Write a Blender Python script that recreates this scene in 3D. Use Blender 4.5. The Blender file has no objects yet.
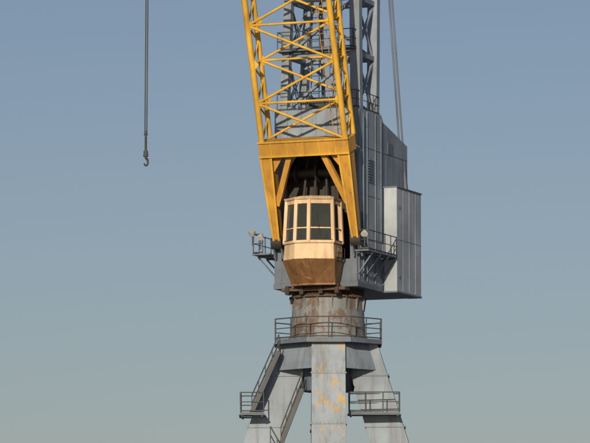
import bpy, math, random
from mathutils import Vector as V
random.seed(4)
D=250.0; ZC=2.0; Z0=30.0; K=17.0
A=math.radians(22); CA,SA=math.cos(A),math.sin(A)
AX=V(((328-295)/K,0,0)); R=V((CA,-SA,0)); F=V((-SA,-CA,0)); UP=V((0,0,1))
# ---- survey helpers: height in metres of a level measured on the photo, for a point at depth y
def zl(py,y=0.0):
    za=Z0+(221.5-py)/K
    return ZC+(za-ZC)*(D+y)/D
def xl(px,y=0.0): return (px-295)/K*(D+y)/D
def U(r,f,z): 
    p=AX+R*r+F*f; return V((p.x,p.y,z))
def zu(py,r,f): return zl(py,(AX+R*r+F*f).y)

class B:
    def __init__(s): s.v=[];s.f=[];s.m=[];s.sm=[]
    def add(s,vs,fs,mi=0,smooth=False):
        o=len(s.v); s.v+= [tuple(v) for v in vs]
        for f in fs: s.f.append([i+o for i in f]); s.m.append(mi); s.sm.append(smooth)
    def hexa(s,b,t,mi=0):  # b,t: 4 pts each
        s.add(list(b)+list(t),[(3,2,1,0),(4,5,6,7),(0,1,5,4),(1,2,6,5),(2,3,7,6),(3,0,4,7)],mi)
    def prism(s,poly,vec,mi=0):
        n=len(poly); vec=V(vec)
        s.add(list(poly)+[V(p)+vec for p in poly],[tuple(range(n))[::-1],tuple(range(n,2*n))]+[(i,(i+1)%n,(i+1)%n+n,i+n) for i in range(n)],mi)
    def loft(s,a,b,mi=0,cap=True):
        n=len(a); fs=[(i,(i+1)%n,(i+1)%n+n,i+n) for i in range(n)]
        if cap: fs+=[tuple(range(n))[::-1],tuple(range(n,2*n))]
        s.add(list(a)+list(b),fs,mi)
    def ubox(s,r0,r1,f0,f1,z0,z1,mi=0):
        s.hexa([U(r0,f0,z0),U(r1,f0,z0),U(r1,f1,z0),U(r0,f1,z0)],[U(r0,f0,z1),U(r1,f0,z1),U(r1,f1,z1),U(r0,f1,z1)],mi)
    def box(s,x0,x1,y0,y1,z0,z1,mi=0):
        s.hexa([V((x0,y0,z0)),V((x1,y0,z0)),V((x1,y1,z0)),V((x0,y1,z0))],[V((x0,y0,z1)),V((x1,y0,z1)),V((x1,y1,z1)),V((x0,y1,z1))],mi)
    def beam(s,p,q,w,h=None,mi=0,side=None):
        p=V(p);q=V(q);h=h or w; d=(q-p).normalized()
        a=V(side) if side is not None else (R.copy() if abs(d.dot(R))<.9 else F.copy())
        a=(a-d*a.dot(d)).normalized(); b=d.cross(a)
        def ring(c): return [c+a*w/2+b*h/2,c-a*w/2+b*h/2,c-a*w/2-b*h/2,c+a*w/2-b*h/2]
        s.loft(ring(p),ring(q),mi)
    def tube(s,p,q,r,mi=0,n=8,r2=None):
        p=V(p);q=V(q);r2=r if r2 is None else r2
        d=(q-p).normalized(); a=d.orthogonal().normalized(); b=d.cross(a)
        c=[(math.cos(2*math.pi*i/n),math.sin(2*math.pi*i/n)) for i in range(n)]
        vs=[p+(a*x+b*y)*r for x,y in c]+[q+(a*x+b*y)*r2 for x,y in c]
        s.add(vs,[(i,(i+1)%n,(i+1)%n+n,i+n) for i in range(n)],mi,True)
        s.add(vs[:n],[tuple(range(n))[::-1]],mi); s.add(vs[n:],[tuple(range(n))],mi)
    def rail(s,pts,h=1.1,sp=1.2,mi=0,r=.028,closed=False):
        pts=[V(p) for p in pts]
        if closed: pts=pts+[pts[0]]
        for a,b in zip(pts,pts[1:]):
            n=max(1,round((b-a).length/sp))
            for i in range(n+1):
                p=a.lerp(b,i/n); j=V((random.uniform(-.025,.025),random.uniform(-.02,.02),0)); s.tube(p,p+UP*h+j,r,mi,6)
            for k in (1,.52): s.tube(a+UP*h*k,b+UP*h*k,r*(1 if k==1 else .8),mi,6)
            s.tube(a+UP*.08,b+UP*.08,.05,mi,4)
    def ladder(s,p,q,side,w=.5,mi=0,r=.035,step=.35,cage=None):
        p=V(p);q=V(q);sd=V(side).normalized()*w/2
        s.tube(p-sd,q-sd,r,mi,6); s.tube(p+sd,q+sd,r,mi,6)
        n=int((q-p).length/step)
        for i in range(1,n): c=p.lerp(q,i/n); s.tube(c-sd,c+sd,r*.7,mi,5)
        if cage is not None:
            cg=V(cage); n=int((q-p).length/1.0)
            for i in range(2,n+1):
                c=p.lerp(q,i/n); pts=[c-sd,c-sd*1.4+cg*.5,c-sd*.7+cg,c+sd*.7+cg,c+sd*1.4+cg*.5,c+sd]
                for a,b in zip(pts,pts[1:]): s.tube(a,b,.02,mi,4)
            for off in (-sd*1.4+cg*.5,-sd*.7+cg,sd*.7+cg,sd*1.4+cg*.5):
                s.tube(p.lerp(q,2/n)+off,q+off,.015,mi,4)
    def stair(s,p,q,side,w=.8,mi=0,hand=True):
        p=V(p);q=V(q);sd=V(side).normalized()*w/2
        for k in (-1,1):
            s.beam(p+sd*k,q+sd*k,.05,.26,mi,side=side)
            if hand:
                for h in (1.0,.5): s.tube(p+sd*k+UP*h,q+sd*k+UP*h,.028,mi,6)
                for i in range(5):
                    c=p.lerp(q,i/4)+sd*k; s.tube(c,c+UP*1.0,.025,mi,6)
        n=int(abs(q.z-p.z)/.22)
        run=V((q.x-p.x,q.y-p.y,0)).normalized()*.12
        for i in range(n+1):
            c=p.lerp(q,i/n)
            s.prism([c-sd-run,c+sd-run,c+sd+run,c-sd+run],(0,0,.035),mi)
    def obj(s,name,mats,parent=None,bevel=0):
        me=bpy.data.meshes.new(name); me.from_pydata(s.v,[],s.f)
        for m in mats: me.materials.append(m)
        me.polygons.foreach_set('material_index',s.m); me.polygons.foreach_set('use_smooth',s.sm)
        me.update()
        import bmesh
        bm=bmesh.new(); bm.from_mesh(me); bmesh.ops.recalc_face_normals(bm,faces=bm.faces); bm.to_mesh(me); bm.free()
        ob=bpy.data.objects.new(name,me); bpy.context.scene.collection.objects.link(ob)
        if bevel:
            md=ob.modifiers.new('bevel','BEVEL'); md.width=bevel; md.segments=2; md.limit_method='ANGLE'
        if parent: ob.parent=parent
        return ob

# ---------------- materials
def paint(name,col,dirt=(.10,.08,.06),rust=(.16,.06,.025),rustamt=.35,dirtamt=.5,rough=.55,patch=None,patchamt=.5,patchscale=.8,ploc=(3,1,7)):
    m=bpy.data.materials.new(name); m.use_nodes=True; nt=m.node_tree; N=nt.nodes; L=nt.links
    bs=N['Principled BSDF']; tc=N.new('ShaderNodeTexCoord')
    def noise(scale,detail=5,sc=(1,1,1),rough=.6,loc=(0,0,0)):
        mp=N.new('ShaderNodeMapping'); mp.inputs['Scale'].default_value=sc; mp.inputs['Location'].default_value=loc
        L.new(tc.outputs['Object'],mp.inputs[0]); n=N.new('ShaderNodeTexNoise'); n.inputs['Scale'].default_value=scale
        n.inputs['Detail'].default_value=detail; n.inputs['Roughness'].default_value=rough; L.new(mp.outputs[0],n.inputs['Vector']); return n.outputs['Fac']
    def ramp(src,a,b):
        r=N.new('ShaderNodeMapRange'); r.inputs['From Min'].default_value=a; r.inputs['From Max'].default_value=b; L.new(src,r.inputs['Value']); return r.outputs['Result']
    def mix(fac,a,b,k=1):
        x=N.new('ShaderNodeMix'); x.data_type='RGBA'
        mu=N.new('ShaderNodeMath'); mu.operation='MULTIPLY'; mu.inputs[1].default_value=k; L.new(fac,mu.inputs[0]); L.new(mu.outputs[0],x.inputs[0])
        for i,c in ((6,a),(7,b)):
            if isinstance(c,tuple): x.inputs[i].default_value=(*c,1)
            else: L.new(c,x.inputs[i])
        return x.outputs[2]
    c=mix(ramp(noise(.35,4),.35,.65),tuple(k*.8 for k in col),tuple(min(1,k*1.15) for k in col))
    if patch: c=mix(ramp(noise(patchscale,8,(1,1,.7),.74,ploc),.585-.1*(patchamt-.5),.60-.1*(patchamt-.5)),c,patch,.9)
    c=mix(ramp(noise(1.3,6,(1.6,1.6,.12),.65),.47,.75),c,dirt,dirtamt)          # rain streaks
    c=mix(ramp(noise(2.6,8,(1,1,.55),.72,(5,2,1)),.70-.22*rustamt,.80-.18*rustamt),c,rust,.85)
    L.new(c,bs.inputs['Base Color']); bs.inputs['Roughness'].default_value=rough
    bs.inputs['Specular IOR Level'].default_value=.35
    bp=N.new('ShaderNodeBump'); bp.inputs['Strength'].default_value=.35; bp.inputs['Distance'].default_value=.03
    L.new(noise(2.0,6),bp.inputs['Height']); L.new(bp.outputs[0],bs.inputs['Normal'])
    return m
GREY=paint('blue_grey_paint',(.25,.31,.375),rustamt=.36,dirtamt=.6)
GREYL=paint('pale_grey_paint',(.40,.46,.51),rustamt=.15,dirtamt=.35)
GREYD=paint('weathered_grey_paint',(.14,.18,.23),rustamt=.45,dirtamt=.5)
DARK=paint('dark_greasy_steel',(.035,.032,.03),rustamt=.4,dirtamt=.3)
YEL=paint('yellow_paint',(.72,.43,.055),dirt=(.25,.11,.03),rustamt=.30,dirtamt=.5)
YELO=paint('ochre_paint',(.58,.31,.05),dirt=(.2,.08,.03),rustamt=.44,dirtamt=.6)
CREAM=paint('cab_cream_paint',(.72,.54,.33),dirt=(.30,.17,.08),rustamt=.28,dirtamt=.65)
CHIN=paint('cab_rusty_orange_paint',(.26,.14,.06),dirt=(.10,.05,.025),rustamt=.65,dirtamt=.8,patch=(.44,.27,.12),patchamt=.55,patchscale=1.2)
RUST=paint('rusty_steel',(.13,.08,.055),dirt=(.05,.038,.03),rust=(.12,.055,.03),rustamt=.6,dirtamt=.6,rough=.8)
LEG=paint('peeling_leg_paint',(.29,.345,.40),patch=(.54,.36,.11),patchamt=.75,patchscale=1.4,rustamt=.36,dirtamt=.6,ploc=(3,1.2,6.3))
PED=paint('rust_stained_pedestal_paint',(.25,.27,.28),dirt=(.08,.055,.04),rust=(.13,.065,.035),patch=(.17,.12,.085),patchamt=1.0,patchscale=.9,rustamt=.45,dirtamt=.85)
RAIL=paint('rail_paint',(.07,.08,.09),rustamt=.35)
ROPE=paint('wire_rope',(.07,.07,.07),rustamt=.2,rough=.7)
WHITE=paint('lamp_white_enamel',(.6,.6,.56),rustamt=.1,dirtamt=.4)
def simple(name,col,rough,metal=0):
    m=bpy.data.materials.new(name); m.use_nodes=True; b=m.node_tree.nodes['Principled BSDF']
    b.inputs['Base Color'].default_value=(*col,1); b.inputs['Roughness'].default_value=rough; b.inputs['Metallic'].default_value=metal; return m
GLASS=simple('tinted_window_glass',(.03,.035,.035),.08)
b=GLASS.node_tree.nodes['Principled BSDF']; b.inputs['Transmission Weight'].default_value=.85; b.inputs['Base Color'].default_value=(.28,.32,.30,1); b.inputs['IOR'].default_value=1.1
LENS=simple('lamp_glass',(.5,.52,.55),.1)

crane=bpy.data.objects.new('harbour_crane',None); bpy.context.scene.collection.objects.link(crane)

# ================= PORTAL / PEDESTAL
ax=AX.x
zp=zl(339,-2)
def leg(dirv,mat,name,wt,wb,sl,r0,th=1.75):
    d=V(dirv).normalized(); sd=V((-d.y,d.x,0)); b=B()
    H=zp-.12
    def sec(z,rc,w,t): 
        c=V((ax,0,z))+d*rc
        return [c+d*t/2+sd*w/2,c-d*t/2+sd*w/2,c-d*t/2-sd*w/2,c+d*t/2-sd*w/2]
    s1=sec(H,r0,wt,th); s0=sec(1.6,r0+(H-1.6)*sl,wb,th*1.25)
    b.loft(s0,s1,0)
    for zz in (zl(377),zl(428),10,5):
        k=(H-zz); w=wt+(wb-wt)*k/(H-1.6); t=th*(1+.25*k/(H-1.6))
        b.loft(sec(zz-.04,r0+(k+.04)*sl,w+.12,t+.12),sec(zz+.04,r0+(k-.04)*sl,w+.12,t+.12),0)
        for i in range(9):
            c=V((ax,0,zz))+d*(r0+k*sl+t/2+.04)+sd*(w/2)*(i/4-1)*.95
            b.tube(c+UP*.04,c+UP*.09,.03,0,6)
    b.obj(name,[mat],crane,.03)
    return d
leg((0,-1,0),LEG,'front_leg',1.95,2.1,.31,1.75)
leg((-1,0.06,0),GREY,'left_leg',1.7,1.9,.335,1.85,2.1)
leg((1,-0.06,0),GREY,'right_leg',1.7,1.9,.30,1.85,2.1)
leg((0,1,0),GREYD,'rear_leg',1.95,2.1,.31,1.75)
b=B()
def ring(r,z,n=24,ph=0): return [V((ax+r*math.cos(2*math.pi*(i+ph)/n),r*math.sin(2*math.pi*(i+ph)/n),z)) for i in range(n)]
b.loft(ring(1.5,zl(392)),ring(1.9,zp-.1),0)
for sx in (-1,1):
    for sy in (-1,1):
        p=[V((ax+sx*.9,sy*2.4,zp-.15)),V((ax+sx*2.55,sy*.75,zp-.15)),V((ax+sx*3.0,sy*.8,zl(372))),V((ax+sx*.93,sy*2.95,zl(372)))]
        b.prism(p,V((-sx*.05,-sy*.05,0)),1)
b.obj('leg_head_core',[GREYD,GREY],crane,.02)
b=B(); bl=1.85+(zp-1.7)*.32
pts=[V((ax,-bl,0)),V((ax+bl,0,0)),V((ax,bl,0)),V((ax-bl,0,0))]
for i in range(4):
    p,q=pts[i],pts[(i+1)%4]; b.beam(p+UP*1.5,q+UP*1.5,.9,1.0,0,side=(0,0,1))
for p in pts:
    b.box(p.x-1.5,p.x+1.5,p.y-.45,p.y+.45,.55,1.35,0)
    for k in (-1,1): b.tube(V((p.x+k*.8,p.y-.3,.47)),V((p.x+k*.8,p.y+.3,.47)),.42,1,20)
b.obj('portal_bogies',[GREY,RUST],crane,.03)

# pedestal drum
b=B()
z2=zl(300)
b.loft(ring(2.2,zp-.1,48),ring(2.08,z2,48),0)
b.loft(ring(2.3,zp+.02,48),ring(2.3,zp+.22,48),0)
for i in range(16):
    t=2*math.pi*i/16+.1; d=V((math.cos(t),math.sin(t),0)); sd=V((-d.y,d.x,0))*.02; c=V((ax,0,0))
    b.loft([c+d*2.1+sd+UP*(z2-.7),c+d*2.1-sd+UP*(z2-.7),c+d*2.16-sd+UP*(z2-.7),c+d*2.16+sd+UP*(z2-.7)],
           [c+d*2.0+sd+UP*z2,c+d*2.0-sd+UP*z2,c+d*2.26-sd+UP*z2,c+d*2.26+sd+UP*z2],0)
b.obj('pedestal_drum',[PED],crane)
b=B()
z3=zl(285)
b.loft(ring(2.28,z2+.002,64),ring(2.28,z2+.12,64),0)
b.loft(ring(2.02,z2+.1,64),ring(2.02,z3,64),0)
b.loft(ring(2.2,zl(291),64),ring(2.2,zl(287),64),1)
for i in range(72):
    t=2*math.pi*i/72; c=V((ax+2.08*math.cos(t),2.08*math.sin(t),0)); b.tube(c+UP*(z2+.12),c+UP*zl(292),.045,1,6)
for i in range(48):
    t=2*math.pi*(i+.5)/48; c=V((ax+2.14*math.cos(t),2.14*math.sin(t),0)); b.tube(c+UP*zl(287),c+UP*(zl(287)+.12),.05,0,6)
b.obj('slewing_ring',[RUST,DARK],crane)

# upper deck
b=B()
oct_=[V((ax+3.35*math.cos(math.radians(22.5+45*i)),3.35*math.sin(math.radians(22.5+45*i)),zp-.1)) for i in range(8)]
inner=[V((ax+2.25*math.cos(math.radians(22.5+45*i)),2.25*math.sin(math.radians(22.5+45*i)),zp-.1)) for i in range(8)]
for i in range(8):
    j=(i+1)%8; b.prism([oct_[i],oct_[j],inner[j],inner[i]],(0,0,.1),0)
    b.beam(oct_[i]-UP*.06,oct_[j]-UP*.06,.08,.22,0,side=(oct_[i]+oct_[j])/2-V((ax,0,zp)))
    b.beam(inner[i]-UP*.1+ (inner[i]-oct_[i])*.1,oct_[i]-UP*.1,.08,.16,0,side=(0,0,1))
rp=[V((p.x,p.y,zp)) for p in oct_]
b.rail(rp,1.2,1.15,1,closed=True,r=.035)
b.obj('upper_deck',[GREYD,RAIL],crane)

# lower landings and stairs
b=B()
zL=zl(413,-1.5)
def landing(x0,x1,y0,y1,z,skip=()):
    b.box(x0,x1,y0,y1,z-.07,z,0)
    for (p,q) in (((x0,y0),(x1,y0)),((x0,y1),(x1,y1)),((x0,y0),(x0,y1)),((x1,y0),(x1,y1))):
        b.beam(V((p[0],p[1],z-.13)),V((q[0],q[1],z-.13)),.07,.2,0,side=(0,0,1))
    S={'f':((x0,y0),(x1,y0)),'b':((x0,y1),(x1,y1)),'l':((x0,y0),(x0,y1)),'r':((x1,y0),(x1,y1))}
    for k,(p,q) in S.items():
        if k in skip: continue
        b.rail([V((*p,z)),V((*q,z))],1.15,.95,1,r=.035)
    for (x,y) in ((x0+.1,(y0+y1)/2),(x1-.1,(y0+y1)/2)): b.beam(V((x,y0+.05,z-.2)),V((x,y1-.05,z-.2)),.07,.12,0,side=(0,0,1))
landing(xl(241,-1.5),xl(264,-1.5),-2.0,.9,zL,('r',))
landing(xl(349,-2),xl(399,-2),-2.3,-1.02,zL,())
b.obj('lower_landings',[GREYD,RAIL],crane)
b=B()
b.stair(V((xl(252,-1.6),-1.55,zL)),V((xl(279,-1.6),-1.55,zl(352,-1.6))),(0,1,0),.75,0)
b.obj('upper_stair',[RAIL],crane)
b=B()
b.stair(V((xl(281,-1.2),-1.6,zl(446))),V((xl(302,-1.2),-1.6,zl(392))),(0,1,0),.8,0)
zb=zl(446); xb=xl(281,-1.2)
b.box(xb-1.2,xb+.1,-2.05,-1.0,zb-.08,zb-.01,0)
b.stair(V((xb+6.0,-2.9,5.0)),V((xb-.6,-2.9+.0,zb-.05)),(0,1,0),.8,0)
b.obj('lower_stair',[RAIL],crane)

# ================= SUPERSTRUCTURE
zHB=zu(283,0,1.9); zHT=zu(108,0,1.9)
Ff,Fb,Rw=1.9,-6.4,2.6
zo1=zu(154,0,1.9); zo0=zu(250,0,1.9)
b=B()
zr_a=zu(122,2.6,-2.3); zr_b=zu(146,2.6,-6.4); zfl=zHT
prof=[(Ff-.05,zHB+.002),(Ff-.05,zfl),(-2.0,zfl),(-2.4,zr_a),(Fb,zr_b),(Fb,zHB+.002)]
for s in (-1,1):
    r0=s*Rw; b.prism([U(r0,f,z) for f,z in prof],-R*s*.12,0)
def strip(a,c,t=.1):
    b.prism([U(-Rw+.12,a[0],a[1]),U(Rw-.12,a[0],a[1]),U(Rw-.12,c[0],c[1]),U(-Rw+.12,c[0],c[1])],V((0,0,-t)),0)
strip((Ff-.05,zfl-.003),(-2.0,zfl-.003)); strip((-2.0,zfl-.01),(-2.4,zr_a-.01)); strip((-2.4,zr_a-.003),(Fb,zr_b-.003))
b.ubox(-Rw+.12,Rw-.12,Fb+.004,Fb+.1,zHB,zr_b-.12,0)
b.ubox(-Rw-.05,Rw+.05,Fb-.05,Ff+.1,zHB-.3,zHB,1)
b.ubox(-Rw+.003,Rw-.003,Ff-.045,Ff+.06,zo1,zHT-.004,0)
b.ubox(-Rw+.003,-2.15,Ff-.045,Ff+.06,zHB+.004,zo1,1)
b.ubox(2.15,Rw-.003,Ff-.045,Ff+.06,zHB+.004,zo1,1)
b.ubox(-2.15,2.15,Ff-.045,Ff+.05,zHB+.004,zo0-.6,1)
for s in (-1,1):
    b.prism([U(s*2.15,Ff+.04,zo1),U(s*1.2,Ff+.04,zo1),U(s*2.15,Ff+.04,zo1-1.5)],-F*.08,0)
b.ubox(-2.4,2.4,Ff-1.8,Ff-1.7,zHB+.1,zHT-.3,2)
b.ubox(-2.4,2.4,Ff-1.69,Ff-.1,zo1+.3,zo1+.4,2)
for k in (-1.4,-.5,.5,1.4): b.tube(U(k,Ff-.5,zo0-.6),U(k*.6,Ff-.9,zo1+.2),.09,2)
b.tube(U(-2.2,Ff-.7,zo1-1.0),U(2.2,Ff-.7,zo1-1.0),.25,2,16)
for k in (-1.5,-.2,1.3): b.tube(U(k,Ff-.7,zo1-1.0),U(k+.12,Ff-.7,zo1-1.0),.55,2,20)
for f in (1.72,.4,-.95,-2.2,):
    b.ubox(Rw,Rw+.05,f-.03,f+.03,zHB+.1,zfl-.1 if f>-2 else zr_a-.2,0)
for z in (zHB+2.6,zHB+5.2,zHB+8.0):
    b.ubox(Rw,Rw+.03,Fb+.1,1.65,z-.02,z+.02,0)
b.ubox(Rw,Rw+.05,.55,1.35,zHB+2.1,zHB+4.1,1)
b.ubox(Rw+.05,Rw+.1,.62,.68,zHB+3.0,zHB+3.15,2)
for i in range(9): b.ubox(Rw,Rw+.06,-.7,.2,zHB+6+i*.16,zHB+6.07+i*.16,1)
for z in (zHB+9,): b.ubox(Rw,Rw+.04,-3.8,-3.0,z-1,z-.3,1)
for r in (-1.8,-.9,0,.9,1.8): b.ubox(r-.03,r+.03,Ff+.06,Ff+.12,zo1+.1,zHT-.1,0)
b.tube(U(Rw+.1,1.2,zHB+.3),U(Rw+.1,1.2,zHT-.3),.05,1,8); b.tube(U(Rw+.1,-1.7,zHB+2.7),U(Rw+.1,-1.7,zHT-.3),.035,1,8)
b.obj('machinery_house',[GREY,GREYD,DARK,RUST],crane,.012)
# annex
b=B(); za0=zu(291,3.5,-2.2); za1=zu(187,3.5,-2.2)
b.ubox(Rw+.09,3.5,-6.3,-2.2,za0,za1,0)
b.ubox(Rw+.05,3.56,-6.36,-2.14,za1,za1+.07,1); b.ubox(Rw+.06,3.54,-6.34,-2.16,za0-.1,za0,1)
for f in (-3.2,-4.25,-5.3): b.ubox(3.5,3.52,f-.015,f+.015,za0+.05,za1-.05,0)
b.ubox(3.5,3.523,-6.25,-2.25,(za0+za1)/2-.02,(za0+za1)/2+.02,0)
for z in (za0+.8,za1-1.2): b.ubox(3.526,3.57,-2.5,-2.4,z,z+.2,1)
b.obj('electrical_annex',[GREYL,GREYD],crane,.015)

# catwalks
b=B(); zw=zu(251,2.6,1.9)
b.ubox(Rw+.1,3.55,-2.1,1.95,zw-.08,zw,0); b.ubox(-3.75,-Rw-.06,-3,2.0,zw-.08,zw,0)
b.ubox(-3.75,-Rw-.06,2.0,2.6,zw-.08,zw-.002,0); b.ubox(Rw+.1,3.55,1.95,2.6,zw-.08,zw-.002,0)
for f in (1.8,.5,-.8,-2.0):
    for s,ro in ((1,3.5),(-1,3.7)):
        b.beam(U(s*(Rw+.02),f,zw-1.3),U(s*ro,f,zw-.12),.08,.1,0); b.beam(U(s*Rw,f,zw-.14),U(s*ro,f,zw-.14),.08,.12,0,side=(0,0,1))
b.rail([U(3.5,-2.1,zw),U(3.5,2.55,zw),U(2.9,2.55,zw)],1.15,.9,1,r=.032)
b.rail([U(-3.7,-3,zw),U(-3.7,2.55,zw),U(-3.1,2.55,zw)],1.15,.9,1,r=.032)
b.rail([U(-3.7,-3,zw),U(-2.7,-3,zw)],1.15,.9,1)
b.rail([U(-2.5,1.8,zHT),U(2.5,1.8,zHT),U(2.5,-1.9,zHT)],1.05,.95,1,r=.03)
b.rail([U(-2.5,1.8,zHT),U(-2.5,-1.9,zHT)],1.05,.95,1,r=.03)
b.obj('catwalks_and_rails',[GREYD,RAIL],crane)

# floodlights
b=B()
def flood(p,aim):
    p=V(p);aim=V(aim).normalized()
    b.tube(p-aim*.2,p+aim*.1,.1,0,14,.2); b.tube(p+aim*.1,p+aim*.13,.21,0,14); b.tube(p+aim*.131,p+aim*.145,.18,1,14)
    b.tube(p-UP*.75,p-UP*.15,.035,2,6)
flood(U(-3.75,2.55,zu(233,-3.75,2.55)),F-UP*.9-R*.5); flood(U(-3.1,2.9,zu(237,-3.1,2.9)),F-UP*.9)
flood(U(3.3,2.6,zu(233,3.15,2.6)),F-UP*.9+R*.3)
b.obj('floodlights',[WHITE,LENS,RAIL],crane)

# ================= TOWER
b=B(); zTT=58.0
legs0={'fl':(-2.3,1.1),'fr':(2.25,1.1),'rl':(-2.2,-1.5),'rr':(2.2,-1.7)}
legs1={'fl':(-1.7,.3),'fr':(1.75,.3),'rl':(-1.6,-3.0),'rr':(1.8,-3.2)}
def tp(k,t): 
    a,c=legs0[k],legs1[k]; return U(a[0]+(c[0]-a[0])*t,a[1]+(c[1]-a[1])*t,zHT+(zTT-zHT)*t)
for k in legs0: b.beam(tp(k,0),tp(k,1),.62 if k in('fr','rr') else .45,.5,0)
lv=[0,.155,.31,.50,.70,.88,1]
for i,t in enumerate(lv[1:]):
    for p,q in (('fl','fr'),('fr','rr'),('rr','rl'),('rl','fl')): b.beam(tp(p,t),tp(q,t),.28,.3,0,side=(0,0,1))
for t0,t1 in zip(lv,lv[1:]):
    for p,q in (('fl','fr'),('fr','rr'),('rr','rl'),('rl','fl')):
        b.beam(tp(p,t0),tp(q,t1),.16,.18,0); 
        if p in('fr','rl'): b.beam(tp(q,t0),tp(p,t1),.12,.14,0)
b.obj('a_frame_tower',[GREY],crane,.012)
b=B()
for t in (.335,.155,.70):
    z=tp('fl',t).z+.2
    c=[(-2.6,1.7),(2.3,1.7),(2.3,.9),(-2.6,.9)]
    b.prism([U(r,f,z) for r,f in c],(0,0,.06),0)
    b.rail([U(-2.55,.95,z+.06),U(-2.55,1.65,z+.06),U(2.25,1.65,z+.06),U(2.25,.95,z+.06)],1.1,.9,1,r=.03)
b.ladder(U(1.2,1.55,zHT),U(1.2,1.3,zHT+20),R,.5,1,cage=F*.7)
b.ladder(U(-1.3,-1.2,zHT),U(-1.3,-1.6,zHT+20),R,.5,1)
zs=zTT
for r in (-1.2,-.6,0,.6,1.2): b.tube(U(r,-1.4,zs+.6),U(r+.15,-1.4,zs+.6),.9,1,24)
b.beam(U(-1.9,-1.4,zs+.6),U(1.9,-1.4,zs+.6),.3,.3,0,side=(0,0,1))
for r in(-1.8,1.8): b.beam(U(r,.2,zs),U(r,-1.4,zs+.7),.2,.3,0); b.beam(U(r,-3,zs),U(r,-1.4,zs+.7),.2,.3,0)
# winch drums and equipment on the roof of the house
b.tube(U(-1.1,-.2,zHT+.55),U(.9,-.2,zHT+.55),.45,1,20)
for r in (-1.2,.9): b.tube(U(r,-.2,zHT+.55),U(r+.08,-.2,zHT+.55),.6,0,20)
b.ubox(-1.3,1.1,-.6,.2,zHT+.002,zHT+.2,0)
b.ubox(1.3,1.9,-.4,.3,zHT+.002,zHT+.9,0)
b.obj('tower_platforms',[GREYD,RAIL],crane)
# rear ties
b=B()
for r,f in ((2.45,-5.95),(2.62,-6.1)):
    z=zu(190,r,f); b.tube(U(r,f,z),U(r*.75,-2.6,zTT+.4),.06,0,8)
    b.tube(U(-r,f,z+1.5),U(-r*.75,-2.6,zTT+.4),.06,0,8)
b.beam(U(2.75,-6.0,zu(200,2.7,-6)),U(2.6,-5.9,zu(172,2.7,-6)),.16,.22,0)
b.obj('rear_tie_ropes',[GREYD],crane)

# ================= JIB
JR=.28
fj=2.35; zf=zu(240,0,fj)
th=math.radians(18.5); d=(F*math.sin(th)+UP*math.cos(th)); nn=(F*math.cos(th)-UP*math.sin(th))
foot=U(JR,fj,zf)
def J(s,r,n): return foot+d*s+R*r+nn*n
sb=(zu(153,0,fj+1.7)-zf)/math.cos(th); sbt=sb+.85
b=B()
for s in (-1,1):
    fo=[J(-.1,s*2.62,.3),J(-.1,s*2.3,.3),J(-.1,s*2.3,-.3),J(-.1,s*2.62,-.3)]
    to=[J(sb,s*2.76,.45),J(sb,s*2.1,.45),J(sb,s*2.1,-.45),J(sb,s*2.76,-.45)]
    b.loft(fo,to,1)
    b.beam(J(0,s*2.62,.33),J(sb,s*2.76,.48),.12,.06,0); b.beam(J(0,s*2.3,.33),J(sb,s*2.1,.48),.12,.06,0)
    b.beam(J(sb*.42,s*2.2,.1),J(sb+.05,s*1.0,.1),.32,.32,1)
    b.prism([J(sb,s*2.1,.2),J(sb,s*1.4,.2),J(sb-1.0,s*2.12,.2)],nn*-.2,1)
    b.tube(J(-.1,s*2.15,0),J(-.1,s*2.8,0),.42,2,20)
    b.beam(U(JR+s*2.22,Ff,zf-.9),J(-.1,s*2.22,0),.1,.7,3); b.beam(U(JR+s*2.72,Ff,zf-.9),J(-.1,s*2.72,0),.1,.7,3)
p=[J(sb,-2.8,.5),J(sb,2.8,.5),J(sb,2.8,-.75),J(sb,-2.8,-.75)]; q=[x+d*.85 for x in p]
b.loft(p,q,1)
for k in (0.0,.85): b.beam(J(sb+k,-2.83,.53),J(sb+k,2.83,.53),.1,.1,0,side=d)
for r in (-2,-1,0,1,2): b.beam(J(sb+.05,r,.52),J(sb+.8,r,.52),.06,.05,0)
b.obj('jib_portal_base',[YEL,YELO,DARK,GREYD],crane,.012)
b=B()
SL=33.0; dep=1.35
def hw(s): return 2.6- max(0,(s-12))*.07
def C(s,side,l): 
    tw=max(0,(s-14)/(SL-14)); n=.35-l*dep*(1-.5*tw)
    return J(sbt+s,side*hw(s),n)
nodes=[0,2.3,4.6,6.9,9.2,11.5]+[11.5+2.7*i for i in range(1,9)]
nodes[-1]=SL
for l in (0,1):
    for sd in (-1,1):
        for s0,s1 in zip(nodes,nodes[1:]): b.tube(C(s0,sd,l),C(s1,sd,l),.18 if l==0 else .15,0,10)
for i,(s0,s1) in enumerate(zip(nodes,nodes[1:])):
    m=(s0+s1)/2; k=1 if i%2 else -1
    b.tube(C(s0,-k,0),C(s1,k,0),.08,0); b.tube(C(s0,k,1),C(s1,-k,1),.075,0)
    if i%2==0: b.tube(C(s1,-1,0),C(s1,1,0),.07,0)
    else: b.tube(C(s1,-1,1),C(s1,1,1),.07,0)
    for sd in (-1,1):
        b.tube(C(s0,sd,0),C(m,sd,1),.055,0); b.tube(C(m,sd,1),C(s1,sd,0),.055,0); b.tube(C(s1,sd,0),C(s1,sd,1),.055,0)
    for l in (0,1):
        for sd in (-1,1):
            c=C(s1,sd,l); b.prism([c-R*sd*.1+d*.35,c-R*sd*.1-d*.35,c-R*sd*.42],nn*.03,0)
b.obj('jib_lattice',[YEL],crane)
b=B()
b.ladder(J(sbt,1.7,-.8),J(sbt+SL-1,.9,-.8),R,.42,0,r=.022,step=.4)
b.obj('jib_ladder',[YELO],crane)
tip=J(sbt+SL,0,-.2); ftip=(tip-AX).dot(F)
f=26.0
for _ in range(20):
    P=U(JR,f,0); f+=(P.x-xl(147,P.y))/SA*.9
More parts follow.
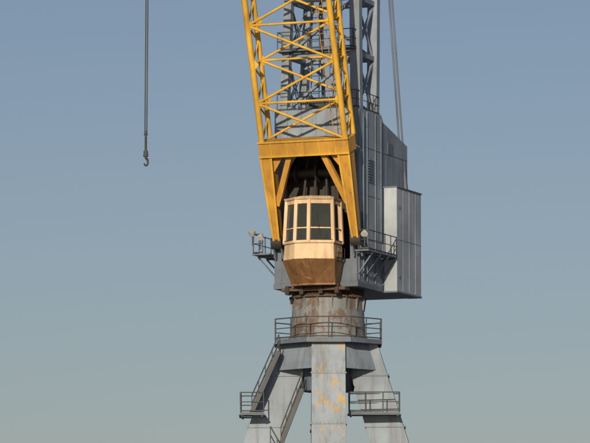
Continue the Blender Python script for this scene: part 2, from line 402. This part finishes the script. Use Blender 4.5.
nose=U(JR,f,tip.z+2.2)
b=B()
hwt=hw(SL)
tail=U(JR,ftip-5,tip.z+1.2)
for sd in (-1,1):
    a=tip+R*sd*hwt; top=tip+R*sd*.8+UP*3.0; ns=nose+R*sd*.25; tl=tail+R*sd*.6
    b.tube(a,ns,.13,0); b.tube(top,ns,.1,0); b.tube(a,top,.1,0); b.tube(a,tl,.12,0); b.tube(top,tl,.1,0)
    for i in range(6):
        u0,u1=i/6.5,(i+1)/6.5; b.tube(a.lerp(ns,u0),top.lerp(ns,(u0+u1)/2),.05,0); b.tube(top.lerp(ns,(u0+u1)/2),a.lerp(ns,u1),.05,0)
for i in range(7):
    u=i/6.5; b.tube((tip+R*hwt).lerp(nose+R*.25,u),(tip-R*hwt).lerp(nose-R*.25,u),.05,0)
b.tube(nose-R*.25,nose+R*.25,.45,1,20)
for sd in (-.5,.5): b.tube(tail+R*sd,U(sd*2,-1.4,zTT+1.0),.06,1)
b.obj('fly_jib',[YEL,DARK],crane)

# ================= CAB
b=B()
plan=[(-1.35,2.15),(-1.35,3.45),(-.4,4.2),(.45,4.2),(1.72,3.5),(1.72,2.15)]
cz=lambda py: zu(py,.3,4.0)
zr,zs_,zb_,zc_=cz(199),cz(242),cz(259),cz(280)
def pl(z,sc=1.0):
    return [U(.2+(r-.2)*sc,2.15+(f-2.15)*sc,z) for r,f in plan]
sill=pl(zs_,1.0); top=pl(zr,.93)
body=pl(zb_,1.04)
b.loft(body,pl(zs_-.06,1.0),0)
b.loft(pl(zs_-.06,1.05),pl(zs_,1.05),0)
ch_t=[x-UP*.002 for x in pl(zb_,1.07)]
ch_b=[U(.2+(r-.2)*.9, 2.15+(f_-2.15)*.5, zc_-.1) for r,f_ in plan]
b.loft(ch_b,ch_t,1)
b.loft([x-UP*.12 for x in ch_b],[x-UP*.002 for x in ch_b],1)
for i in (2,3): b.beam(ch_b[i]+F*.03,ch_t[i]+F*.03,.06,.05,1)
b.loft(pl(zr,1.0),pl(zr+.12,1.03),0); b.loft(pl(zr+.12,.93),pl(zr+.24,.78),0)
npl=len(plan)
for i in range(npl):
    p0,p1=sill[i],top[i]
    b.beam(p0,p1,.2,.18,0)
    j=(i+1)%npl; q0,q1=sill[j],top[j]
    if i==npl-1:
        b.loft([p0,q0,q0-F*.08,p0-F*.08],[p1,q1,q1-F*.08,p1-F*.08],0); continue
    b.beam(p0+UP*.05,q0+UP*.05,.1,.12,0,side=(0,0,1)); b.beam(p1-UP*.12,q1-UP*.12,.11,.26,0,side=(q1-p1).cross(UP))
    bar=.33
    b.beam(p0.lerp(p1,bar),q0.lerp(q1,bar),.07,.08,0,side=(0,0,1))
    out=(q0-p0).cross(UP).normalized()
    cen=U(.2,2.8,0)
    if out.dot(p0-cen)<0: out=-out
    if i==0: b.beam(p0.lerp(q0,.5),p1.lerp(q1,.5),.07,.06,0)
    g=-out*.02
    b.add([p0+g,q0+g,q1+g,p1+g],[(0,1,2,3)],2)
    b.beam(p0+out*.01+UP*.13,q0+out*.01+UP*.13,.03,.12,3,side=(0,0,1))
b.ubox(-.2,.45,2.5,3.0,zs_-.35,zs_+.35,3); b.ubox(-.2,.45,2.38,2.52,zs_+.2,zs_+1.15,3)
b.ubox(-.75,-.4,2.7,3.5,zs_-.3,zs_+.5,3); b.ubox(.75,1.1,2.7,3.4,zs_-.3,zs_+.5,3)
b.ubox(-1.1,1.5,2.2,2.25,zs_,zr-.2,3)
b.ubox(-1.2,1.55,2.3,3.4,zr-.12,zr-.06,3)
b.ubox(-1.0,1.4,1.7,2.13,zr-.1,zr+.25,4); b.ubox(-1.0,1.4,1.7,2.13,zc_,zc_+.4,4)
b.tube(sill[3].lerp(sill[4],.5)+F*.1+UP*.15,top[3].lerp(top[4],.35)+F*.1-UP*.7,.02,3,5)
b.rail([body[4]+R*.1,body[5]+R*.1],.7,.7,3,r=.02)
b.obj('operator_cab',[CREAM,CHIN,GLASS,DARK,GREYD],crane,.01)
b=B()
for r in (-.15,1.05):
    z=zu(281,r,2.6); b.tube(U(r-.2,2.6,z),U(r+.2,2.6,z),.22,0,18); b.tube(U(r-.28,2.6,z),U(r+.28,2.6,z),.09,1,10)
    b.beam(U(r,1.9,z-.1),U(r,2.6,z),.12,.2,1)
b.ubox(-2.0,2.0,1.6,2.4,zHB-.5,zHB-.31,2)
for r in (-1.6,-.7,.5,1.5): b.ubox(r-.12,r+.12,2.0,2.5,zHB-.7,zHB-.2,1)
b.obj('slewing_guide_rollers',[YEL,DARK,RUST],crane,.01)

# ================= HOOK
hook=bpy.data.objects.new('crane_hook',None); bpy.context.scene.collection.objects.link(hook)
P=U(JR,f,0); hx=P.x; hy=P.y
hz=lambda py: zl(py,hy)
b=B()
nz=nose.z
for s in (-1,1):
    n=10; prev=None
    for i in range(n+1):
        t=i/n; x=hx+s*.05-(.0 if t<.5 else (t-.5)*.16)
        p=V((x,hy,nz+(hz(133)-nz)*t))
        if prev: b.tube(prev,p,.034,0,6)
        prev=p
hx2=hx-.08
b.obj('hoist_rope',[ROPE],hook)
b=B()
b.tube(V((hx2,hy,hz(134.5))),V((hx2,hy,hz(130))),.11,0,12,.07)
b.tube(V((hx2,hy,hz(150))),V((hx2,hy,hz(134))),.05,0,10)
for i in range(7):
    z=hz(136+i*2); b.tube(V((hx2,hy,z)),V((hx2,hy,z-.09)),.075,0,8,.055)
b.tube(V((hx2,hy,hz(156))),V((hx2,hy,hz(150))),.14,0,14,.11)
c=V((hx2+.01,hy,hz(161.5))); prev=V((hx2,hy,hz(156)))
for i in range(11):
    t=math.radians(95-i*25); p=c+V((math.cos(t)*.10,math.cos(t)*.09,math.sin(t)*.2)); b.tube(prev,p,.07-.003*i,0,8); prev=p
b.obj('hook_block',[ROPE],hook)

# ================= GROUND / WATER
def ground_mat(name,c1,c2,rough,scale,bump=.1):
    m=bpy.data.materials.new(name); m.use_nodes=True; nt=m.node_tree;N=nt.nodes;L=nt.links;bs=N['Principled BSDF']
    tc=N.new('ShaderNodeTexCoord'); n=N.new('ShaderNodeTexNoise'); n.inputs['Scale'].default_value=scale; n.inputs['Detail'].default_value=8
    L.new(tc.outputs['Object'],n.inputs['Vector']); x=N.new('ShaderNodeMix'); x.data_type='RGBA'; x.inputs[6].default_value=(*c1,1); x.inputs[7].default_value=(*c2,1)
    L.new(n.outputs['Fac'],x.inputs[0]); L.new(x.outputs[2],bs.inputs['Base Color']); bs.inputs['Roughness'].default_value=rough
    bp=N.new('ShaderNodeBump'); bp.inputs['Strength'].default_value=bump; L.new(n.outputs['Fac'],bp.inputs['Height']); L.new(bp.outputs[0],bs.inputs['Normal']); return m
CON=ground_mat('concrete',(.16,.155,.145),(.27,.26,.24),.9,.4); WAT=ground_mat('harbour_water_surface',(.02,.035,.04),(.03,.05,.055),.12,.6,.5)
b=B(); b.add([V((-9000,-16,0)),V((9000,-16,0)),V((9000,9000,0)),V((-9000,9000,0))],[(0,1,2,3)]); b.obj('quay_ground',[CON])
b=B(); b.add([V((-9000,-9000,-2.5)),V((9000,-9000,-2.5)),V((9000,-16.7,-2.5)),V((-9000,-16.7,-2.5))],[(0,1,2,3)]); b.obj('harbour_water',[WAT])
b=B(); b.box(-9000,9000,-16.6,-16.0,-6,.15,0); b.obj('quay_wall',[CON])
b=B()
for y in (-bl,0,bl): b.box(-400,400,y-.06,y+.06,.004,.05,0)
b.obj('crane_rails',[RUST])

# ================= LIGHT
az=math.radians(-12); el=math.radians(16)
sd=V((math.sin(az)*math.cos(el),-math.cos(az)*math.cos(el),math.sin(el)))
sun=bpy.data.lights.new('sun','SUN'); sun.energy=3.7; sun.angle=math.radians(.5); sun.color=(1,.84,.64)
so=bpy.data.objects.new('sun',sun); so.rotation_euler=sd.to_track_quat('Z','Y').to_euler(); bpy.context.scene.collection.objects.link(so); so.location=sd*300
w=bpy.data.worlds.new('World'); bpy.context.scene.world=w; w.use_nodes=True; nt=w.node_tree
sky=nt.nodes.new('ShaderNodeTexSky'); sky.sky_type='NISHITA'; sky.sun_disc=False; sky.sun_elevation=el
sky.sun_rotation=math.atan2(sd.x,sd.y); sky.air_density=1.0; sky.dust_density=.7; sky.ozone_density=2.2
hs=nt.nodes.new('ShaderNodeHueSaturation'); hs.inputs['Saturation'].default_value=.88
mx=nt.nodes.new('ShaderNodeMix'); mx.data_type='RGBA'; mx.blend_type='MULTIPLY'; mx.inputs[0].default_value=1; mx.inputs[7].default_value=(.98,.945,1.03,1)
nt.links.new(sky.outputs[0],hs.inputs['Color']); nt.links.new(hs.outputs[0],mx.inputs[6])
bg=nt.nodes['Background']; bg.inputs[1].default_value=.060; nt.links.new(mx.outputs[2],bg.inputs[0])
cam=bpy.data.cameras.new('camera'); co=bpy.data.objects.new('camera',cam); bpy.context.scene.collection.objects.link(co)
co.location=(0,-D,ZC); tgt=V((0,0,Z0)); dv=tgt-co.location; co.rotation_euler=dv.to_track_quat('-Z','Y').to_euler()
cam.sensor_width=36; cam.lens=36*dv.length/(590/K); cam.clip_start=1; cam.clip_end=30000
# slight long-lens softness
cam.dof.use_dof=True; cam.dof.focus_distance=165; cam.dof.aperture_fstop=5.6
bpy.context.scene.camera=co
sc=bpy.context.scene; sc.view_settings.view_transform='Standard'; sc.view_settings.look='None'; sc.view_settings.exposure=0
